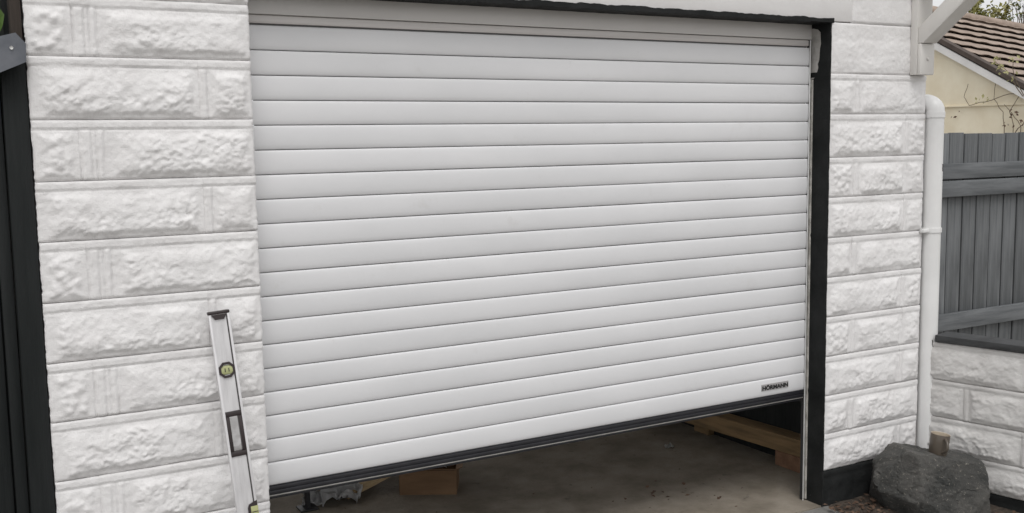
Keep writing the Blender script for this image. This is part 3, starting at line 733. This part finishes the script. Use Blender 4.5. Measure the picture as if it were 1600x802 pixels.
# dark shrub above the gate
sh_ = empty('shrub', (-1.1, 0.35, -0.2), 'dark green leafy shrub showing above the black gate at the top left corner', 'shrub')
bm = bmesh.new()
for k in range(14):
    a = Vector((-1.1 + random.uniform(-.15, .35), 0.35, -0.2)); e = Vector((random.uniform(-1.7, -0.70), random.uniform(0.14, 0.6), random.uniform(1.9, 2.5)))
    tube(bm, [a, a.lerp(e, .5) + rand_dir() * .06, e], [.02, .014, .005], 6)
obj('stem', bm, M['bark'], sh_, smooth=60)
bm = bmesh.new()
for k in range(2600):
    leaf_quad(bm, (random.uniform(-1.9, -0.66), random.uniform(0.16, 0.75), random.uniform(1.5, 2.45)), random.uniform(.025, .05), rand_dir() + Vector((0, -0.5, 0.5)))
tag(obj('foliage', bm, [M['leaf_dark']], sh_), kind='stuff')
for c, s in (((-0.697, -0.05, 1.948), .034), ((-0.75, 0.0, 1.99), .04), ((-0.79, 0.0, 1.93), .04)):
    bm = bmesh.new(); c = Vector(c); p = [c + Vector((0, 0, s)), c + Vector((s * .45, -.01, s * .2)), c + Vector((s * .3, -.01, -s * .6)), c + Vector((s * .1, 0, -s * 1.1)), c + Vector((-s * .3, -.01, -s * .6)), c + Vector((-s * .45, -.01, s * .2))]
    m_ = bm.verts.new(c + Vector((0, .006, -.1 * s))); vs = [bm.verts.new(q) for q in p]
    for i in range(6): bm.faces.new((vs[i], vs[(i + 1) % 6], m_))
    obj('leaf', bm, [M['leaf_green']], sh_)

# ------------------------------------------------------------------ spirit level leaning on the left pier
LT = Vector((-0.170, -0.138, 1.108)); LB = Vector((-0.1005, -0.300, -0.006))
level = empty('spirit_level', LB, 'long aluminium spirit level leaning upright against the left block pier', 'spirit level')
LL = (LT - LB).length; az = (LT - LB).normalized()
ay = Vector((0.10, 1, 0)); ay = (ay - az * ay.dot(az)).normalized(); ax = ay.cross(az).normalized()
Lm = Matrix((ax, ay, az)).transposed()
def lev(name, bm, m, smooth=35, parent=None):
    for v in bm.verts: v.co = LB + Lm @ v.co
    return obj(name, bm, m, parent or level, smooth=smooth)
HW = 0.0305
def zz(t): return LL - t            # distance below the top
H0, H1 = zz(0.435), zz(0.300)       # hand hole
V0, V1 = zz(0.201), zz(0.153)
bm = bmesh.new()
# web in pieces round the hand hole
for (a, b, c, e) in ((-0.023, 0.023, 0.012, H0), (-0.023, 0.023, H1, LL - 0.012)):
    bbox(bm, a, b, -0.0085, 0.0085, c, e, 0)
lev('body', bm, M['alu'])
for sgn in (-1, 1):
    bm = bmesh.new()
    a, b = sorted((sgn * 0.0232, sgn * HW)); bbox(bm, a, b, -0.0125, 0.0125, 0.008, LL - 0.010, 0.0012)
    lev('flange', bm, M['alu'])
bm = bmesh.new()
bbox(bm, 0.0195, 0.0229, -0.0093, -0.0084, 0.012, H0, 0); bbox(bm, 0.0195, 0.0229, -0.0093, -0.0084, H1, LL - 0.014, 0)
lev('groove', bm, M['alu_dark'])
bm = bmesh.new()
for xx in (-0.008, 0.004):
    bbox(bm, xx, xx + 0.0018, -0.0096, -0.0084, H1 + 0.002, V0 - 0.004, 0); bbox(bm, xx, xx + 0.0018, -0.0096, -0.0084, V1 + 0.004, LL - 0.03, 0); bbox(bm, xx, xx + 0.0018, -0.0096, -0.0084, 0.02, H0 - 0.002, 0)
lev('ridge_line', bm, M['alu'])
# end caps
bm = bmesh.new()
bbox(bm, -HW - 0.001, HW + 0.001, -0.0138, 0.0138, LL - 0.0100, LL, 0.003)
poly_prism(bm, [(-0.0225, -0.0132, LL - 0.0105), (0.0225, -0.0132, LL - 0.0105), (0.013, -0.0132, LL - 0.026), (-0.013, -0.0132, LL - 0.026)], (0, 0.004, 0))
lev('end_cap', bm, M['cap'])
bm = bmesh.new(); bbox(bm, -HW - 0.001, HW + 0.001, -0.0138, 0.0138, 0.0, 0.0078, 0.003); lev('end_cap', bm, M['cap'])
# hand hole frame
bm = bmesh.new()
for (a, b, c, e) in ((-0.0232, 0.0232, H1 - 0.016, H1), (-0.0232, 0.0232, H0, H0 + 0.015), (-0.0232, -0.0125, H0 + 0.015, H1 - 0.016), (0.0125, 0.0232, H0 + 0.015, H1 - 0.016)):
    bbox(bm, a, b, -0.0135, 0.0135, c, e, 0.0025)
lev('handle', bm, M['cap'])
# round vial in an eight-sided frame
def octo(r, z, y): return [(r * math.cos(R(22.5 + 45 * k)), y, z + r * math.sin(R(22.5 + 45 * k))) for k in range(8)]
zc = (V0 + V1) / 2
bm = bmesh.new()
o1 = [bm.verts.new(p) for p in octo(0.0255, zc, -0.0086)]; o2 = [bm.verts.new(p) for p in octo(0.0248, zc, -0.0138)]
o3 = [bm.verts.new(p) for p in octo(0.0180, zc, -0.0138)]; o4 = [bm.verts.new(p) for p in octo(0.0172, zc, -0.0088)]
for a, b in ((o1, o2), (o2, o3), (o3, o4)):
    for k in range(8): bm.faces.new((a[k], a[(k + 1) % 8], b[(k + 1) % 8], b[k]))
bmesh.ops.recalc_face_normals(bm, faces=bm.faces)
vf = lev('vial_frame', bm, M['cap'], 30)
bm = bmesh.new(); tube(bm, [(-0.0165, -0.0100, zc), (0.0165, -0.0100, zc)], 0.0140, 18)
for v in bm.verts: v.co.y = -0.0088 + (v.co.y + 0.0100) * 0.25
lev('vial', bm, M['vial'], 40, vf)
bm = bmesh.new()
for xx in (-0.0055, 0.0055): bbox(bm, xx - 0.0011, xx + 0.0011, -0.0132, -0.0120, zc - 0.0055, zc + 0.0055, 0)
lev('vial_mark', bm, M['ink'], None, vf)
# edge vial low down on the right flange
EZ = zz(0.605)
bm = bmesh.new()
poly_prism(bm, [(0.0305, -0.0136, EZ + 0.032), (0.006, -0.0136, EZ + 0.022), (0.002, -0.0136, EZ + 0.012), (0.002, -0.0136, EZ - 0.030), (0.008, -0.0136, EZ - 0.040), (0.0305, -0.0136, EZ - 0.044)], (0, 0.0270, 0))
vf2 = lev('vial_frame', bm, M['cap'], None)
bm = bmesh.new(); bbox(bm, 0.010, 0.0312, -0.0150, -0.0136, EZ - 0.034, EZ + 0.016, 0.0006); lev('vial', bm, M['vial'], 40, vf2)
bm = bmesh.new()
for q in (-0.016, -0.002): bbox(bm, 0.012, 0.030, -0.0158, -0.0150, EZ + q, EZ + q + 0.002, 0)
lev('vial_mark', bm, M['ink'], None, vf2)

# ------------------------------------------------------------------ boulder and mug
BC = Vector((2.755, -0.352, 0.118)); BR = Vector((0.870, -0.492, 0)); BF = Vector((0.492, 0.870, 0))
planes = [((0.19, 0.03, 0.98), .122), ((-0.62, -0.77, 0.15), .138), ((0.12, -0.97, 0.20), .098), ((0.40, -0.90, -0.12), .165), ((0.93, -0.30, 0.12), .225), ((0.66, -0.42, 0.62), .192),
          ((-0.74, -0.05, 0.67), .186), ((-0.93, -0.34, 0.10), .224), ((-0.88, -0.10, -0.46), .215), ((0, 1, 0.2), .135), ((0, 0, -1), .20), ((0.15, -0.86, -0.50), .168), ((-0.60, -0.62, -0.50), .158),
          ((-0.9, 0.3, 0.1), .235), ((0.9, 0.3, 0.1), .235), ((-0.25, -0.90, -0.32), .142)]
bm = bmesh.new(); bmesh.ops.create_icosphere(bm, subdivisions=6, radius=1.0)
PN = np.array([Vector(n).normalized()[:] for n, h in planes]); PH = np.array([h for n, h in planes])
V = np.array([v.co[:] for v in bm.verts])
dt = V @ PN.T
rr = np.where(dt > 0.02, PH / np.maximum(dt, 0.02), 9)
k_ = 700.0
rad = -np.log(np.exp(-k_ * np.minimum(rr, 1.0)).sum(1)) / k_
Pt = V * rad[:, None]
nz = fbm(Pt[:, 0] * 9 + Pt[:, 2] * 5 + 30, Pt[:, 1] * 9 - Pt[:, 2] * 6 + 50, 5, 0.55)
nz2 = fbm(Pt[:, 0] * 30 + Pt[:, 1] * 17 + 3, Pt[:, 2] * 34 + Pt[:, 1] * 12 + 9, 4, 0.6)
nz3 = fbm(Pt[:, 0] * 85 + Pt[:, 1] * 60 + 3, Pt[:, 2] * 90 + Pt[:, 1] * 40 + 9, 3, 0.6)
crk = np.exp(-(np.abs(fbm(Pt[:, 0] * 6 + 7, Pt[:, 2] * 5 + Pt[:, 1] * 4 + 2, 3)) / 0.012) ** 2)
rad2 = 1 + (0.012 * nz + 0.012 * nz2 + 0.006 * nz3 - 0.006 * crk) / rad
Pt = Pt * rad2[:, None]
for v, p in zip(bm.verts, Pt): v.co = BC + BR * p[0] + BF * p[1] + Vector((0, 0, p[2]))
bvh = BVHTree.FromBMesh(bm)
boulder = obj('boulder', bm, M['rock'], None, origin=BC + Vector((0, 0, -0.2)), smooth=24)
tag(boulder, 'rough grey boulder on the ground in the corner, carrying the brown mug', 'boulder')
MU = Vector((2.782, -0.361, 0))
hit = bvh.ray_cast(MU + Vector((0, 0, 2)), Vector((0, 0, -1)))[0]
MZ = (hit.z if hit else 0.22) - 0.003
mug = empty('mug', (MU.x, MU.y, MZ), 'grey brown ceramic mug with a cream inside standing on the boulder', 'mug')
bm = bmesh.new()
pr = [(0.0001, 0.002), (0.030, 0.0), (0.0355, 0.002), (0.0375, 0.010), (0.0395, 0.050), (0.0405, 0.089), (0.0395, 0.0915)]
lathe(bm, pr, (MU.x, MU.y, MZ), 40, 0)
lathe(bm, [(0.0395, 0.0915), (0.0375, 0.0905), (0.0370, 0.085), (0.0350, 0.03), (0.0330, 0.008), (0.0001, 0.006)], (MU.x, MU.y, MZ), 40, 1)
bmesh.ops.remove_doubles(bm, verts=bm.verts, dist=0.00005)
obj('body', bm, [M['mug'], M['mug_in']], mug, smooth=50)
hd_ = Vector((-0.42, -0.91, 0)).normalized()
bm = bmesh.new()
pts = [Vector((MU.x, MU.y, MZ)) + hd_ * (0.037 + 0.034 * math.sin(t)) + Vector((0, 0, 0.050 + 0.029 * math.cos(t))) for t in np.linspace(0, math.pi, 14)]
tube(bm, pts, 0.0056, 10)
obj('handle', bm, M['mug'], mug, smooth=60)
tilt = Matrix.Rotation(R(4), 4, 'Y')
mug.rotation_euler = (R(3), R(7), 0)

# ------------------------------------------------------------------ things on the garage floor
FZ = 0.0045
bxo = Vector((0.877, 1.005, FZ)); e1 = Vector((0.2217, -0.1290, 0)); e2 = Vector((0.065, 0.112, 0)).normalized() * 0.19
boxt = empty('cardboard_box', bxo + e1 * .5 + e2 * .5, 'open brown cardboard box on the garage floor under the door', 'box')
bm = bmesh.new()
for a, b in ((bxo, bxo + e1), (bxo + e1, bxo + e1 + e2), (bxo + e2, bxo + e1 + e2), (bxo, bxo + e2)):
    obox(bm, a + Vector((0, 0, .056)), b + Vector((0, 0, .056)), .004, .112)
obox(bm, bxo + e2 * .5 + Vector((0, 0, .004)), bxo + e1 + e2 * .5 + Vector((0, 0, .004)), .185, .004)
obj('carton', bm, M['card'], boxt)
for a, b, o_ in ((bxo, bxo + e1, -e2), (bxo + e1 + e2, bxo + e2, e2), (bxo + e1, bxo + e1 + e2, e1)):
    bm = bmesh.new(); up = Vector((0, 0, .1135)); oo = o_.normalized() * .03 + Vector((0, 0, .012))
    poly_prism(bm, [a + up, b + up, b + up + oo, a + up + oo], (0, 0, .003)); obj('flap', bm, M['card'], boxt)

def crumple(name, c, sx, sy, sz, m, label, cat, n=22, group=None, rot=0.0, seed=0.0, amp=1.0):
    bm = bmesh.new(); vs = []
    for j in range(n):
        row = []
        for i in range(n):
            u, v = i / (n - 1) - .5, j / (n - 1) - .5
            h = abs(float(fbm(np.array(u * 5 + seed), np.array(v * 5 + seed), 3))) * 4
            du = float(fbm(np.array(u * 4 + seed + 9), np.array(v * 4), 2)) * .5; dv = float(fbm(np.array(u * 4), np.array(v * 4 + seed + 5), 2)) * .5
            p = Vector(((u + du * amp) * sx, (v + dv * amp) * sy, h * sz * amp + .002)); p.rotate(Matrix.Rotation(rot, 3, 'Z'))
            row.append(bm.verts.new(Vector(c) + p))
        vs.append(row)
    for a, b in zip(vs, vs[1:]):
        for i in range(n - 1): bm.faces.new((a[i], a[i + 1], b[i + 1], b[i]))
    ext = bmesh.ops.solidify(bm, geom=list(bm.faces), thickness=0.0008)
    o = obj(name, bm, m, None, origin=c, smooth=25); tag(o, label, cat, group)
    return o
crumple('crumpled_sheet', (0.585, 1.12, FZ), .22, .17, .07, M['film'], 'crumpled whitish plastic sheet on the garage floor left of the cardboard box', 'plastic sheet', rot=-.4, seed=3.3)
crumple('packing_paper', (1.03, 1.02, .112), .17, .10, .02, M['paper'], 'scrap of white packing paper lying on top of the cardboard box', 'paper', rot=-.5, seed=12.0, amp=.5)
# tilted plywood offcut
bm = bmesh.new()
P1, P2, P3, P4 = Vector((0.655, 1.075, FZ)), Vector((0.885, 1.06, 0.086)), Vector((0.83, 1.42, 0.16)), Vector((0.57, 1.42, 0.075))
poly_prism(bm, [P1, P2, P3, P4], (-0.004, -0.002, 0.016))
o = obj('plywood_offcut', bm, M['ply'], None, origin=P1); tag(o, 'pale plywood offcut propped at a slant between crumpled sheet and cardboard box', 'plywood')
bm = bmesh.new(); bbox(bm, 0.69, 0.83, 1.24, 1.38, FZ, 0.085, 0.004); o = obj('plywood_shade_block', bm, M['gap'], None, origin=(0.76, 1.31, FZ)); tag(o, 'low black block added for the dark under the slanted plywood offcut', 'block')  # black block added to make the dark beneath the plywood
bm = bmesh.new(); obox(bm, (0.461, 1.05, FZ + .002), (0.452, 1.06, 0.30), .021, .021, up=(0, 1, 0), bev=.002); bbox(bm, .42, .50, 1.02, 1.10, FZ, .012, .003)
o = obj('prop', bm, M['rubber'], None, origin=(0.461, 1.05, FZ)); tag(o, 'thin black upright prop under the left end of the roller door', 'prop')
# timber beam on bricks
bd = Vector((2.628, 0.300, 0)) - Vector((2.566, 1.02, 0)); bd.normalize()
bm = bmesh.new(); a = Vector((2.668, 0.24, 0.122)); b_ = a - bd * 1.7
obox(bm, a, b_, .10, .082, bev=.003); o = obj('timber_beam', bm, M['beam'], None, origin=a); tag(o, 'long brown timber beam lying along the right side of the garage floor', 'timber')
bm = bmesh.new(); bbox(bm, 2.612, 2.715, 0.245, 0.43, FZ, 0.0795, .003); o = obj('brick', bm, M['brick'], None, origin=(2.66, .34, FZ)); tag(o, 'brown brick under the near end of the timber beam', 'brick', 'bricks under the timber beam')
o2 = o.copy(); col.objects.link(o2); o2.location = (2.56, 1.72, FZ); o2['label'] = 'brown brick under the far end of the timber beam, mostly in shadow'
bm = bmesh.new(); bbox(bm, 2.66, 2.80, 0.98, 1.10, FZ, 0.225, .004); o = obj('wood_offcut', bm, M['beam'], None, origin=(2.73, 1.04, FZ)); tag(o, 'stubby brown wood offcut standing behind the timber beam', 'wood')
bm = bmesh.new(); bbox(bm, 2.70, 2.85, 0.2, 2.6, FZ, 0.32, .004); o = obj('dark_backdrop', bm, M['black_timber'], None, origin=(2.78, 1.4, FZ)); tag(o, 'black board added for the darkness along the right garage wall behind the beam', 'board')  # black board added to make the darkness behind the beam
crumple('paper_scrap', (2.345, 0.92, FZ), .045, .03, .02, M['paper'], 'small white paper scrap on the garage floor beside the timber beam', 'paper scrap', n=8, seed=5.0)
crumple('paper_scrap', (1.98, 1.27, FZ), .015, .015, .01, M['paper'], 'tiny white paper scrap far back on the garage floor', 'paper scrap', n=6, seed=6.0)

# fallen leaves and grit
bm = bmesh.new()
def lf(x, y, z, s, up=0.0):
    leaf_quad(bm, (x, y, z + s * .12 + up), s, Vector((random.uniform(-.5, .5), random.uniform(-.5, .5), 1)))
for k in range(120):
    x = random.uniform(2.36, 2.62); y = random.uniform(-0.30, -0.125); lf(x, y, drive_z(x, y) + .008, random.uniform(.005, .016), random.random() * .014)
for k in range(30):
    x = random.uniform(2.9, 3.12); y = random.uniform(-0.62, -0.45); lf(x, y, drive_z(x, y) + .002, random.uniform(.006, .018), random.random() * .01)
for k in range(26):
    x = random.gauss(1.95, .12); y = random.gauss(0.35, .10); lf(x, y, FZ, random.uniform(.005, .016))
for k in range(46):
    x = random.uniform(.5, 2.5); y = random.uniform(0.05, 1.5); lf(x, y, FZ, random.uniform(.003, .010))
o = obj('fallen_leaves', bm, M['leaf_brown']); tag(o, 'brown dead leaves and crumbs scattered on the concrete', 'leaves', kind='stuff')
